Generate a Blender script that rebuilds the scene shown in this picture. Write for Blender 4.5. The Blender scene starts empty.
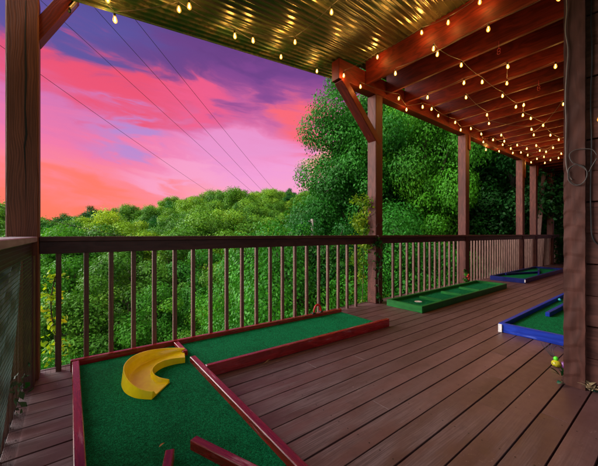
import bpy, math, random
import numpy as np
from mathutils import Vector, Matrix
R = math.radians
random.seed(7)
rng = np.random.default_rng(7)
S = bpy.context.scene
COL = S.collection

# ------------------------------------------------------------------ camera
F, EYE, HY = 299.0, 1.09, 234.0          # focal length in photo pixels, eye height, horizon row
cam_d = bpy.data.cameras.new('camera')
cam = bpy.data.objects.new('camera', cam_d); COL.objects.link(cam)
cam.location = (0, 0, EYE)
cam.rotation_euler = (R(90), 0, math.atan2(.794, .607) - R(90))
cam_d.sensor_fit = 'HORIZONTAL'; cam_d.sensor_width = 36
cam_d.lens = 36 * F / 598
cam_d.shift_y = (HY - 233) / 598
cam_d.clip_start = .02; cam_d.clip_end = 2000
S.camera = cam

# ------------------------------------------------------------------ view
S.render.engine = 'CYCLES'
S.view_settings.view_transform = 'Standard'
S.view_settings.look = 'None'
S.view_settings.exposure = 0.0
S.view_settings.gamma = 1
S.view_settings.use_curve_mapping = False

# ------------------------------------------------------------------ node helper
class NT:
    def __init__(s, tree):
        s.t = tree; s.n = tree.nodes; s.l = tree.links
    def new(s, kind, **kw):
        n = s.n.new(kind)
        for k, v in kw.items():
            setattr(n, k, v)
        return n
    def inp(s, sock, v):
        if v is None: return
        if isinstance(v, bpy.types.NodeSocket): s.l.new(v, sock)
        else:
            if hasattr(sock.default_value, '__len__') and not hasattr(v, '__len__'): v = [v]*len(sock.default_value)
            if hasattr(v, '__len__') and len(sock.default_value) == 4 and len(v) == 3: v = (*v, 1)
            sock.default_value = v
    def math(s, op, a, b=None, c=None, clamp=False):
        n = s.new('ShaderNodeMath', operation=op, use_clamp=clamp)
        s.inp(n.inputs[0], a); s.inp(n.inputs[1], b); s.inp(n.inputs[2], c)
        return n.outputs[0]
    def vec(s, op, a, b=None, scale=None):
        n = s.new('ShaderNodeVectorMath', operation=op)
        s.inp(n.inputs[0], a); s.inp(n.inputs[1], b)
        if scale is not None: s.inp(n.inputs['Scale'], scale)
        return n.outputs[0]
    def comb(s, x=0., y=0., z=0.):
        n = s.new('ShaderNodeCombineXYZ')
        s.inp(n.inputs[0], x); s.inp(n.inputs[1], y); s.inp(n.inputs[2], z)
        return n.outputs[0]
    def sep(s, v):
        n = s.new('ShaderNodeSeparateXYZ'); s.inp(n.inputs[0], v); return n.outputs
    def noise(s, v, scale=5., detail=4., rough=.55, dist=0., col=False):
        n = s.new('ShaderNodeTexNoise')
        s.inp(n.inputs['Vector'], v); n.inputs['Scale'].default_value = scale
        n.inputs['Detail'].default_value = detail; n.inputs['Roughness'].default_value = rough
        n.inputs['Distortion'].default_value = dist
        return n.outputs['Color' if col else 'Fac']
    def ramp(s, f, stops, interp='LINEAR'):
        n = s.new('ShaderNodeValToRGB'); s.inp(n.inputs[0], f)
        e = n.color_ramp.elements; n.color_ramp.interpolation = interp
        while len(e) < len(stops): e.new(.5)
        for i, (p, c) in enumerate(stops):
            e[i].position = p
            if not hasattr(c, '__len__'): c = (c, c, c)
            e[i].color = (*c, 1) if len(c) == 3 else c
        return n.outputs[0]
    def mix(s, f, a, b, blend='MIX'):
        n = s.new('ShaderNodeMix', data_type='RGBA', blend_type=blend)
        s.inp(n.inputs[0], f); s.inp(n.inputs[6], a); s.inp(n.inputs[7], b)
        return n.outputs[2]
    def smooth(s, v, a, b):
        n = s.new('ShaderNodeMapRange', interpolation_type='SMOOTHSTEP')
        s.inp(n.inputs[0], v); n.inputs[1].default_value = a; n.inputs[2].default_value = b
        return n.outputs[0]
    def bump(s, h, strength=.3, dist=.01, normal=None):
        n = s.new('ShaderNodeBump'); s.inp(n.inputs['Strength'], strength)
        n.inputs['Distance'].default_value = dist; s.inp(n.inputs['Height'], h)
        if normal: s.inp(n.inputs['Normal'], normal)
        return n.outputs[0]

def srgb(*c):
    return tuple((x/255/12.92 if x/255 <= .04045 else ((x/255+.055)/1.055)**2.4) for x in c)

# ------------------------------------------------------------------ world: dusk sky with pink cloud streaks
PALE = 1.1                               # brightness of a pale sky glow added behind the viewer to fill the porch
LEFT_GLOW = 14.5                         # unseen sky glow left of the view, added to light the porch
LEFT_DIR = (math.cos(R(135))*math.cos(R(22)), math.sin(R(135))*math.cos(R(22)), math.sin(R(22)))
SUN_EL, SUN_AZ = 54, 200                 # azimuth of the light, counter-clockwise from +X
W = bpy.data.worlds.new('World'); S.world = W; W.use_nodes = True
w = NT(W.node_tree); w.n.clear()
sky = w.new('ShaderNodeTexSky', sky_type='NISHITA'); sky.sun_disc = False
sky.sun_elevation = R(SUN_EL); sky.sun_rotation = R(90 - SUN_AZ)
bgn = w.new('ShaderNodeBackground'); w.l.new(sky.outputs[0], bgn.inputs[0]); bgn.inputs[1].default_value = .012
tc = w.new('ShaderNodeTexCoord').outputs['Generated']
d = w.sep(tc)
az = w.math('MULTIPLY', w.math('ARCTAN2', d[1], d[0]), 57.2958)
el = w.math('MULTIPLY', w.math('ARCSINE', d[2]), 57.2958)
# slightly tilted, stretched cloud coordinates (streaks fan up towards the left)
tilt = w.math('ADD', el, w.math('MULTIPLY', az, -.10))
cv = w.comb(w.math('MULTIPLY', az, .035), w.math('MULTIPLY', tilt, .13), 0.)
warp = w.vec('SCALE', w.vec('SUBTRACT', w.noise(cv, 1.3, 3, .5, col=True), (.5, .5, .5)), scale=1.1)
cv2 = w.vec('ADD', cv, warp)
n1 = w.noise(cv2, 1.15, 4, .5)
n2 = w.noise(w.vec('ADD', cv2, (7.3, 2.1, 4.)), 2.2, 5, .55)
e2 = w.math('ADD', el, w.math('MULTIPLY', w.math('SUBTRACT', n2, .5), 12.))
left = w.ramp(w.math('DIVIDE', e2, 60.), [(0., srgb(255, 98, 50)), (.10, srgb(252, 112, 92)), (.16, srgb(250, 124, 140)), (.24, srgb(240, 112, 160)),
        (.31, srgb(214, 110, 172)), (.40, srgb(222, 76, 112)), (.48, srgb(122, 64, 140)), (.62, srgb(60, 42, 108)), (1., srgb(44, 34, 84))])
right = w.ramp(w.math('DIVIDE', e2, 60.), [(0., srgb(255, 150, 110)), (.10, srgb(250, 160, 186)), (.20, srgb(240, 150, 206)), (.30, srgb(236, 120, 172)),
        (.38, srgb(190, 84, 150)), (.47, srgb(116, 54, 132)), (.62, srgb(66, 40, 104)), (1., srgb(44, 34, 84))])
base = w.mix(w.smooth(az, 88., 62.), left, right)
# cloud masses, each with its own direction, broken up by the noise
wz = w.math('ADD', az, w.math('MULTIPLY', w.math('SUBTRACT', n1, .5), 34.))
we = w.math('ADD', el, w.math('MULTIPLY', w.math('SUBTRACT', n2, .5), 17.))
def cloud(base, a0, e0, ra, re_, col, amt, tilt_=0.):
    da = w.math('DIVIDE', w.math('SUBTRACT', wz, a0), ra)
    de = w.math('DIVIDE', w.math('SUBTRACT', w.math('SUBTRACT', we, e0), w.math('MULTIPLY', w.math('SUBTRACT', wz, a0), tilt_)), re_)
    q = w.math('SQRT', w.math('ADD', w.math('MULTIPLY', da, da), w.math('MULTIPLY', de, de)))
    return w.mix(w.math('MULTIPLY', w.smooth(q, 1.05, .25), amt), base, srgb(*col))
base = cloud(base, 89, 30, 20, 7, (82, 74, 152), .9)
base = cloud(base, 72, 29, 16, 4.5, (104, 54, 128), .75)
base = cloud(base, 60, 27, 10, 4, (130, 60, 138), .7)
base = cloud(base, 84, 22, 17, 5.2, (236, 72, 104), .95, .05)
base = cloud(base, 70, 22.5, 10, 2.6, (244, 84, 128), .8, .12)
base = cloud(base, 83, 16.5, 9, 2.8, (176, 132, 206), .85)
base = cloud(base, 66, 16, 10, 4, (230, 148, 206), .65)
base = cloud(base, 74, 11, 12, 3, (246, 160, 200), .6)
base = cloud(base, 52, 19, 9, 6, (250, 96, 106), .95)
base = cloud(base, 48, 13, 6, 4, (255, 176, 138), .85)
base = cloud(base, 93, 5.5, 12, 5, (255, 104, 70), .5)
base = cloud(base, 80, 7.5, 9, 2.6, (250, 120, 128), .8)
base = w.mix(w.smooth(el, 30., 38.), base, w.mix(w.smooth(n1, .35, .65), srgb(52, 42, 108), srgb(96, 48, 120)))
# pale glow mixed into the unseen sky behind the viewer, added as porch fill
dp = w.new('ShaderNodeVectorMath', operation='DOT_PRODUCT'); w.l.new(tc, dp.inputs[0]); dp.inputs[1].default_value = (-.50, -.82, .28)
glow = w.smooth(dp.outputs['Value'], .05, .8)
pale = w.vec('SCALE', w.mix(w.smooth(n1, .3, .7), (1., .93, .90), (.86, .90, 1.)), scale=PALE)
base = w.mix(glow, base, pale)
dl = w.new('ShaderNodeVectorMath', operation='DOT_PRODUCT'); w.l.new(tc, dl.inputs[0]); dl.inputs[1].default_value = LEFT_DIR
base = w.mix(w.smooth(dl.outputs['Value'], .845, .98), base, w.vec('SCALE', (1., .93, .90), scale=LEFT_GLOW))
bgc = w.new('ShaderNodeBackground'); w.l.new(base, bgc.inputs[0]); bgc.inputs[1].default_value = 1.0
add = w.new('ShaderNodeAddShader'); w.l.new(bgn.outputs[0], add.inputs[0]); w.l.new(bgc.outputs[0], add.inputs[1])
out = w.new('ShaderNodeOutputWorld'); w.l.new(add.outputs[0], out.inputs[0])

# ------------------------------------------------------------------ sun: soft lamp added high behind left to light the trees
sd = bpy.data.lights.new('sun', 'SUN'); sd.energy = 4.2; sd.angle = R(10); sd.color = (1, .93, .80)
sun = bpy.data.objects.new('sun', sd); COL.objects.link(sun)
sdir = Vector((math.cos(R(SUN_EL))*math.cos(R(SUN_AZ)), math.cos(R(SUN_EL))*math.sin(R(SUN_AZ)), math.sin(R(SUN_EL))))
sun.rotation_euler = (-sdir).to_track_quat('-Z', 'Y').to_euler()
sun.location = sdir * 60

# ------------------------------------------------------------------ geometry helpers
def ray(px, py):
    u = (px - 299)/F
    return .607 + .794*u, .794 - .607*u, (HY - py)/F
def at_z(px, py, z):
    a, b, c = ray(px, py); t = (z - EYE)/c; return Vector((a*t, b*t, z))
def at_Y(px, py, Y):
    a, b, c = ray(px, py); t = Y/b; return Vector((a*t, Y, EYE + c*t))
def at_d(px, py, t):
    a, b, c = ray(px, py); return Vector((a*t, b*t, EYE + c*t))
RS, RC = .214, 2.942                      # the metal roof plane: z = RC + RS * x
def at_roof(px, py, off=0.):
    a, b, c = ray(px, py); t = (RC - off - EYE)/(c - RS*a); return Vector((a*t, b*t, EYE + c*t))

def meta(o, label=None, cat=None, group=None, kind=None):
    if label: o['label'] = label
    if cat: o['category'] = cat
    if group: o['group'] = group
    if kind: o['kind'] = kind
    return o

def thing(name, loc, label, cat, group=None):
    o = bpy.data.objects.new(name, None); COL.objects.link(o)
    o.location = loc; o.empty_display_size = .1
    return meta(o, label, cat, group)

def root_of(o):
    while o.parent: o = o.parent
    return o

class MB:
    """collects shapes in world space and links them as one mesh; gc = grain coordinates (along, across, across)"""
    def __init__(s): s.v = []; s.f = []; s.g = []; s.sm = []
    def add(s, vs, fs, gs=None, smooth=False):
        b = len(s.v); s.v += [tuple(v) for v in vs]
        s.f += [tuple(b + i for i in f) for f in fs]; s.sm += [smooth]*len(fs)
        s.g += [tuple(g) for g in (gs if gs is not None else vs)]
        return s
    def box(s, c, size, rot=None, ch=.003, along=None):
        """chamfered box: centre, full sizes, rotation matrix"""
        c = Vector(c); h = [x/2 for x in size]; ch = min(ch, min(h)*.45)
        M = rot if rot is not None else Matrix.Identity(3)
        if along is None: along = max(range(3), key=lambda i: size[i])
        order = [along] + [i for i in range(3) if i != along]
        off = Vector((random.random()*40, random.random()*9, random.random()*9))
        vs = []; idx = {}
        for sx in (-1, 1):
            for sy in (-1, 1):
                for sz in (-1, 1):
                    sg = (sx, sy, sz)
                    for k in range(3):
                        p = [sg[i]*(h[i] - (0 if i == k else ch)) for i in range(3)]
                        idx[(sg, k)] = len(vs); vs.append(p)
        fs = []
        def oriented(f):
            a, b_, c_ = (Vector(vs[i]) for i in f[:3])
            n = (b_ - a).cross(c_ - a); m = sum((Vector(vs[i]) for i in f), Vector())
            return f if n.dot(m) > 0 else f[::-1]
        for k in range(3):
            i, j = [q for q in range(3) if q != k]
            for sk in (-1, 1):
                f = []
                for a, b_ in ((-1, -1), (1, -1), (1, 1), (-1, 1)):
                    sg = [0]*3; sg[k] = sk; sg[i] = a; sg[j] = b_; f.append(idx[(tuple(sg), k)])
                fs.append(oriented(f))
            for a in (-1, 1):          # edges running along k
                for b_ in (-1, 1):
                    sg0 = [0]*3; sg0[k] = -1; sg0[i] = a; sg0[j] = b_
                    sg1 = list(sg0); sg1[k] = 1; sg0, sg1 = tuple(sg0), tuple(sg1)
                    fs.append(oriented([idx[(sg0, i)], idx[(sg1, i)], idx[(sg1, j)], idx[(sg0, j)]]))
        for sx in (-1, 1):
            for sy in (-1, 1):
                for sz in (-1, 1):
                    fs.append(oriented([idx[((sx, sy, sz), k)] for k in range(3)]))
        gs = [(v[order[0]] + off.x, v[order[1]] + off.y, v[order[2]] + off.z) for v in vs]
        vs = [c + M @ Vector(v) for v in vs]
        return s.add(vs, fs, gs)
    def bar(s, p0, p1, wd, ht, up=(0, 0, 1), ch=.003):
        p0 = Vector(p0); p1 = Vector(p1); x = (p1 - p0); L = x.length; x.normalize()
        y = Vector(up).cross(x).normalized(); z = x.cross(y)
        return s.box((p0 + p1)/2, (L, wd, ht), Matrix((x, y, z)).transposed(), ch, 0)
    def span(s, a, b, ch=.003):
        return s.box([(a[i]+b[i])/2 for i in range(3)], [abs(b[i]-a[i]) for i in range(3)], None, ch)
    def tube(s, pts, r, n=6, closed=False):
        pts = [Vector(p) for p in pts]; vs = []; fs = []; gs = []; m = len(pts); ref = None; acc = 0
        for i, p in enumerate(pts):
            if closed: t = pts[(i+1) % m] - pts[i-1]
            else: t = pts[min(i+1, m-1)] - pts[max(i-1, 0)]
            t = t.normalized() if t.length > 1e-9 else Vector((0, 0, 1))
            if ref is None: ref = Vector((0, 0, 1)) if abs(t.z) < .9 else Vector((1, 0, 0))
            a = (ref - t*ref.dot(t)).normalized(); ref = a; b_ = t.cross(a)
            if i: acc += (p - pts[i-1]).length
            rr = r[i] if hasattr(r, '__len__') else r
            for k in range(n):
                q = 2*math.pi*k/n; vs.append(p + (a*math.cos(q) + b_*math.sin(q))*rr)
                gs.append((acc, math.cos(q)*rr, math.sin(q)*rr))
        for i in range(m if closed else m-1):
            for k in range(n):
                i2 = (i+1) % m
                fs.append((i*n+k, i*n+(k+1) % n, i2*n+(k+1) % n, i2*n+k))
        if not closed:
            fs.append(tuple(range(n))[::-1]); fs.append(tuple((m-1)*n+k for k in range(n)))
        return s.add(vs, fs, gs, True)
    def lathe(s, c, prof, n=16, axis=(0, 0, 1)):
        """prof: list of (radius, height)"""
        c = Vector(c); q = Vector(axis).normalized().to_track_quat('Z', 'Y')
        vs = []; fs = []
        for r_, z_ in prof:
            for k in range(n):
                a = 2*math.pi*k/n; vs.append(c + q @ Vector((r_*math.cos(a), r_*math.sin(a), z_)))
        for i in range(len(prof)-1):
            for k in range(n): fs.append((i*n+k, i*n+(k+1) % n, (i+1)*n+(k+1) % n, (i+1)*n+k))
        return s.add(vs, fs, None, True)
    def build(s, name, mat, parent=None, origin=None):
        me = bpy.data.meshes.new(name)
        if parent is not None: org = root_of(parent).location.copy()
        elif origin is not None: org = Vector(origin)
        else:
            A = np.array(s.v); org = Vector((A[:, 0].mean(), A[:, 1].mean(), A[:, 2].min()))
        me.from_pydata([(v[0]-org.x, v[1]-org.y, v[2]-org.z) for v in s.v], [], s.f)
        at = me.attributes.new('gc', 'FLOAT_VECTOR', 'POINT')
        at.data.foreach_set('vector', np.array(s.g, dtype=np.float32).ravel())
        me.polygons.foreach_set('use_smooth', s.sm)
        me.materials.append(mat); me.update()
        o = bpy.data.objects.new(name, me); COL.objects.link(o)
        if parent is not None: o.parent = parent
        else: o.location = org
        return o

# ------------------------------------------------------------------ materials
def mat_new(name):
    m = bpy.data.materials.new(name); m.use_nodes = True
    t = NT(m.node_tree); b = t.n['Principled BSDF']
    return m, t, b

def wood(name, light, dark, rough=.55, grain=1., bump=.35, wear=None, wear_amt=.0, spec=.22, knots=True, pale=None, attr=True):
    m, t, b = mat_new(name)
    g = t.new('ShaderNodeAttribute', attribute_name='gc').outputs['Vector']
    gv = t.vec('MULTIPLY', g, (1.2, 26*grain, 26*grain))
    wob = t.noise(t.vec('MULTIPLY', g, (1.6, 5, 5)), 1., 2, .5)
    gv2 = t.vec('ADD', gv, t.comb(0., t.math('MULTIPLY', wob, 3.), t.math('MULTIPLY', wob, 2.)))
    fine = t.noise(gv2, 2.2, 6, .62)
    broad = t.noise(t.vec('MULTIPLY', g, (.9, 6, 6)), 1.2, 3, .5)
    wv = t.new('ShaderNodeTexWave', wave_type='BANDS', bands_direction='Y')
    t.l.new(gv2, wv.inputs[0]); wv.inputs['Scale'].default_value = .85; wv.inputs['Distortion'].default_value = 5
    wv.inputs['Detail'].default_value = 3; wv.inputs['Detail Scale'].default_value = 1.2
    f = t.math('ADD', t.math('MULTIPLY', fine, .8), t.math('MULTIPLY', wv.outputs['Fac'], .2))
    c = t.mix(t.smooth(f, .28, .72), dark, light)
    c = t.mix(t.math('MULTIPLY', t.smooth(broad, .35, .7), .45), c, tuple(x*.62 for x in dark))
    if pale is not None:
        pn = t.noise(t.vec('MULTIPLY', g, (2.2, 20, 20)), 1.5, 5, .7)
        pm = t.math('MULTIPLY', t.smooth(pn, .57, .72), t.smooth(t.noise(t.vec('MULTIPLY', g, (.7, 3, 3)), 1.1, 2), .42, .62))
        c = t.mix(t.math('MULTIPLY', pm, .75), c, pale)
    t.l.new(c, b.inputs['Base Color'])
    rg = t.math('ADD', rough - .12, t.math('MULTIPLY', fine, .26)); t.l.new(rg, b.inputs['Roughness'])
    b.inputs['Specular IOR Level'].default_value = spec
    n1_ = t.bump(f, bump, .004)
    t.l.new(n1_, b.inputs['Normal'])
    return m

def flat(name, col, rough=.5, metal=0., bump=0., bscale=60., var=.15, spec=.5):
    m, t, b = mat_new(name)
    o = t.new('ShaderNodeTexCoord').outputs['Object']
    n = t.noise(o, bscale*.3, 4, .6)
    c = t.mix(t.smooth(n, .3, .7), tuple(x*(1-var) for x in col), tuple(min(1, x*(1+var)) for x in col))
    t.l.new(c, b.inputs['Base Color']); b.inputs['Metallic'].default_value = metal
    t.l.new(t.math('ADD', rough-.06, t.math('MULTIPLY', n, .12)), b.inputs['Roughness'])
    b.inputs['Specular IOR Level'].default_value = spec
    if bump: t.l.new(t.bump(t.noise(o, bscale, 3), bump, .003), b.inputs['Normal'])
    return m

M = {}
M['post'] = wood('brown stained post', (.125, .038, .027), (.060, .017, .012), .6, 1.0, .5)
M['oldpost'] = wood('weathered corner post', (.19, .064, .040), (.095, .031, .019), .6, 1.1, .6)
M['rail'] = wood('brown rail paint', (.085, .034, .030), (.050, .018, .017), .5, .8, .3)
M['baluster'] = wood('brown baluster paint', (.21, .115, .088), (.12, .060, .048), .6, 1., .3)
M['joist'] = wood('red brown joist stain', (.140, .013, .006), (.064, .006, .0035), .58, 1.2, .35, spec=.2)
M['ceiling'] = wood('dark ceiling boards', (.035, .006, .005), (.018, .004, .003), .7, .6, .4)
M['hewn'] = wood('hewn brown post', (.100, .036, .026), (.060, .021, .015), .6, .5, .5)
M['greycap'] = wood('weathered cap board with sky tint', (.36, .30, .36), (.23, .18, .22), .5, .8, .3)  # brown cap lightened to mauve: the sky's reflection put into its colour
M['siding'] = wood('brown plank siding', (.13, .050, .038), (.070, .026, .020), .62, .8, .7)
M['redwood'] = wood('red painted lumber', (.33, .008, .010), (.19, .004, .005), .26, .8, .25, spec=.9, pale=(.60, .32, .38))  # pale pink patches: wear, with sky reflection on the tops put into the colour
M['greenwood'] = wood('green painted lumber', (.012, .20, .028), (.006, .12, .018), .42, .8, .25)
M['bluewood'] = wood('blue painted lumber', (.012, .050, .46), (.006, .026, .30), .42, .8, .25, pale=(.12, .18, .6))
M['navywood'] = wood('dark blue painted lumber', (.012, .025, .22), (.006, .012, .12), .42, .8, .25)
M['yellow'] = flat('yellow moulded plastic', (1.0, .74, .002), .24, 0, .08, 90, .06)
M['black'] = flat('black plastic', (.012, .012, .013), .4)
M['redplastic'] = flat('red plastic', (.55, .012, .012), .32)
M['white'] = flat('white plastic', (.75, .74, .72), .4)
M['steel'] = flat('weathered steel', (.35, .35, .36), .4, .8)
M['cable'] = flat('grey wire', (.06, .05, .045), .5)
M['paleca'] = flat('pale flexible cable', (.16, .13, .11), .5)
M['tarp'] = flat('grey green tarpaulin', (.085, .12, .115), .38, 0, .25, 24, .3)
_t = NT(M['tarp'].node_tree); _tr = _t.new('ShaderNodeBsdfTranslucent'); _tr.inputs[0].default_value = (.08, .12, .11, 1)
_mx = _t.new('ShaderNodeMixShader'); _mx.inputs[0].default_value = .45; _t.l.new(_t.n['Principled BSDF'].outputs[0], _mx.inputs[1])
_t.l.new(_tr.outputs[0], _mx.inputs[2]); _t.l.new(_mx.outputs[0], _t.n['Material Output'].inputs[0])
M['soffit'] = flat('dark underside', (.01, .009, .009), .9)
M['bark'] = wood('tree bark', (.11, .085, .06), (.04, .03, .022), .9, .5, 1.)
M['tan'] = flat('tan roofing', (.45, .30, .14), .7)

# deck boards: brown paint, worn to grey grain beside the red golf lane, with scuffs
def deck_mat():
    m, t, b = mat_new('worn brown deck paint')
    g = t.new('ShaderNodeAttribute', attribute_name='gc').outputs['Vector']
    o = t.new('ShaderNodeTexCoord').outputs['Object']
    wob = t.noise(t.vec('MULTIPLY', g, (1.3, 7, 7)), 1., 2, .5)
    gv = t.vec('ADD', t.vec('MULTIPLY', g, (1.6, 42, 42)), t.comb(0., t.math('MULTIPLY', wob, 2.5), 0.))
    fine = t.noise(gv, 2.4, 7, .65)
    wv = t.new('ShaderNodeTexWave', wave_type='BANDS', bands_direction='Y'); t.l.new(gv, wv.inputs[0])
    wv.inputs['Scale'].default_value = .7; wv.inputs['Distortion'].default_value = 6.; wv.inputs['Detail'].default_value = 3
    grain = t.math('ADD', t.math('MULTIPLY', fine, .9), t.math('MULTIPLY', wv.outputs['Fac'], .10))
    paint = t.mix(t.smooth(t.noise(t.vec('MULTIPLY', g, (1., 5, 5)), 1.3, 4, .6), .3, .7), (.112, .049, .047), (.158, .077, .077))
    brd = t.noise(t.vec('MULTIPLY', g, (.02, .35, .35)), 1.7, 1, .5)          # whole-board tone differences
    paint = t.mix(t.smooth(brd, .3, .7), paint, t.vec('SCALE', paint, scale=.68))
    bare = t.mix(t.smooth(grain, .30, .70), (.070, .044, .048), (.23, .165, .175))
    s = t.sep(o)
    near = t.math('MULTIPLY', t.smooth(s[0], 2.6, .9), t.smooth(t.noise(t.vec('MULTIPLY', g, (1.6, 7, 7)), 1.2, 4, .6), .36, .62))
    near = t.math('MAXIMUM', near, t.math('MULTIPLY', t.smooth(t.noise(t.vec('MULTIPLY', g, (1.2, 9, 9)), 1.9, 6, .7), .62, .74), .22))
    c = t.mix(t.math('MULTIPLY', near, .85), paint, bare)
    # pale scuffs and bird-foot scratches
    sc = t.noise(t.vec('MULTIPLY', o, (1, 1, 1)), 28., 5, .75, 1.5)
    scm = t.math('MULTIPLY', t.smooth(sc, .635, .70), t.smooth(t.noise(o, 2.2, 3), .44, .60))
    ns = t.noise(o, 150., 2, .5)
    sp = t.math('MULTIPLY', t.smooth(ns, .73, .77), t.smooth(t.noise(t.vec('ADD', o, (9, 3, 1)), 1.6, 2), .40, .6))
    c = t.mix(t.math('MULTIPLY', t.math('ADD', scm, sp, clamp=True), .75), c, (.42, .34, .31))
    dirt = t.smooth(t.noise(o, 5., 5, .65), .52, .75)
    c = t.mix(t.math('MULTIPLY', dirt, .35), c, (.045, .024, .022))
    t.l.new(c, b.inputs['Base Color'])
    rg = t.math('ADD', t.math('MULTIPLY', near, .06), t.math('ADD', .34, t.math('MULTIPLY', t.noise(o, 18., 4), .26)))
    t.l.new(rg, b.inputs['Roughness']); b.inputs['Specular IOR Level'].default_value = .5
    h = t.math('MULTIPLY', grain, t.math('ADD', .10, near))
    t.l.new(t.bump(h, .6, .004, t.bump(t.noise(o, 60., 4), .12, .003)), b.inputs['Normal'])
    return m
M['deck'] = deck_mat()

def turf_mat(name, a, b_, sc=1.):
    m, t, b = mat_new(name)
    o = t.new('ShaderNodeTexCoord').outputs['Object']
    n = t.noise(o, 210*sc, 4, .75); n2_ = t.noise(o, 9., 5, .65); n3 = t.noise(o, 60*sc, 4, .7)
    c = t.mix(t.smooth(n, .38, .64), a, b_)
    c = t.mix(t.math('MULTIPLY', t.smooth(n3, .35, .65), .5), c, a)
    c = t.mix(t.math('MULTIPLY', t.smooth(n2_, .45, .75), .35), c, tuple(x*.5 for x in a))
    c = t.mix(t.math('MULTIPLY', t.smooth(t.noise(t.vec('ADD', o, (3, 3, 0)), 85., 2), .745, .77), .7), c, (.45, .42, .3))
    t.l.new(c, b.inputs['Base Color']); b.inputs['Roughness'].default_value = .85
    b.inputs['Specular IOR Level'].default_value = .06
    b.inputs['Sheen Weight'].default_value = .0
    t.l.new(t.bump(t.math('ADD', n, n3), 1., .009), b.inputs['Normal'])
    return m
M['turf'] = turf_mat('green putting carpet', (.001, .070, .024), (.012, .52, .18))
M['turfdark'] = turf_mat('dark green putting carpet', (.002, .075, .025), (.010, .34, .11), .6)

def roof_mat():
    m, t, b = mat_new('stained corrugated metal')
    o = t.new('ShaderNodeTexCoord').outputs['Object']
    g = t.new('ShaderNodeAttribute', attribute_name='gc').outputs['Vector']      # (along ridge, distance in from the eave, height)
    gs = t.sep(g)
    n = t.noise(t.vec('MULTIPLY', g, (.6, 3, 1)), 1.4, 5, .6)
    c = t.mix(t.smooth(n, .35, .68), (.075, .09, .045), (.23, .20, .095))
    rust = t.smooth(t.noise(t.vec('MULTIPLY', g, (12, 22, 1)), 1.6, 6, .7), .45, .62)
    edge = t.smooth(gs[1], .75, .2)
    c = t.mix(t.math('MULTIPLY', t.math('MULTIPLY', rust, edge), .85), c, (.05, .035, .015))
    c = t.mix(t.math('MULTIPLY', edge, t.smooth(t.noise(g, 7., 4), .4, .6)), c, (.035, .085, .03))
    t.l.new(c, b.inputs['Base Color'])
    b.inputs['Metallic'].default_value = .6
    t.l.new(t.math('ADD', .24, t.math('MULTIPLY', edge, .2)), b.inputs['Roughness'])
    t.l.new(t.bump(t.noise(t.vec('MULTIPLY', g, (5, 24, 1)), 1.5, 5, .7), t.math('MULTIPLY', edge, .5), .005), b.inputs['Normal'])
    return m
M['roof'] = roof_mat()

def leaf_mat(name, a, b_, c_=None, trans=.22, rough=.5):
    m, t, b = mat_new(name)
    r = t.new('ShaderNodeAttribute', attribute_name='lr').outputs['Fac']
    oi = t.new('ShaderNodeObjectInfo').outputs['Random']
    c = t.ramp(r, [(0., a), (.6, b_), (1., c_ or b_)])
    c = t.mix(1., c, t.ramp(oi, [(0., (.55, .68, .8)), (.35, (.85, .92, .9)), (.7, (1.15, 1.05, .8)), (1., (2.0, 1.4, .8))]), 'MULTIPLY')
    t.l.new(c, b.inputs['Base Color']); b.inputs['Roughness'].default_value = rough
    b.inputs['Specular IOR Level'].default_value = .12
    tr = t.new('ShaderNodeBsdfTranslucent'); t.l.new(t.mix(1., c, (1.5, 1.5, .6), 'MULTIPLY'), tr.inputs[0])
    mx = t.new('ShaderNodeMixShader'); mx.inputs[0].default_value = trans
    t.l.new(b.outputs[0], mx.inputs[1]); t.l.new(tr.outputs[0], mx.inputs[2])
    t.l.new(mx.outputs[0], t.n['Material Output'].inputs[0])
    return m
M['leafhill'] = leaf_mat('hillside leaves', (.020, .095, .010), (.095, .25, .018), (.28, .44, .035))
M['leafbig'] = leaf_mat('broadleaf leaves', (.006, .050, .007), (.016, .125, .013), (.05, .25, .025))
M['leafmid'] = leaf_mat('mid green leaves', (.008, .065, .008), (.028, .18, .014), (.085, .33, .03))
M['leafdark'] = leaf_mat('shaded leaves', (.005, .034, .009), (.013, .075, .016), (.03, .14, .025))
M['leaflime'] = leaf_mat('lime leaves', (.02, .12, .015), (.06, .24, .02), (.17, .36, .03), .35)
M['leafvine'] = leaf_mat('vine leaves', (.06, .17, .012), (.20, .32, .02), (.55, .30, .02), .4)
M['leafauto'] = leaf_mat('orange leaves', (.25, .22, .02), (.5, .24, .02), (.6, .12, .02), .4)

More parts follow.
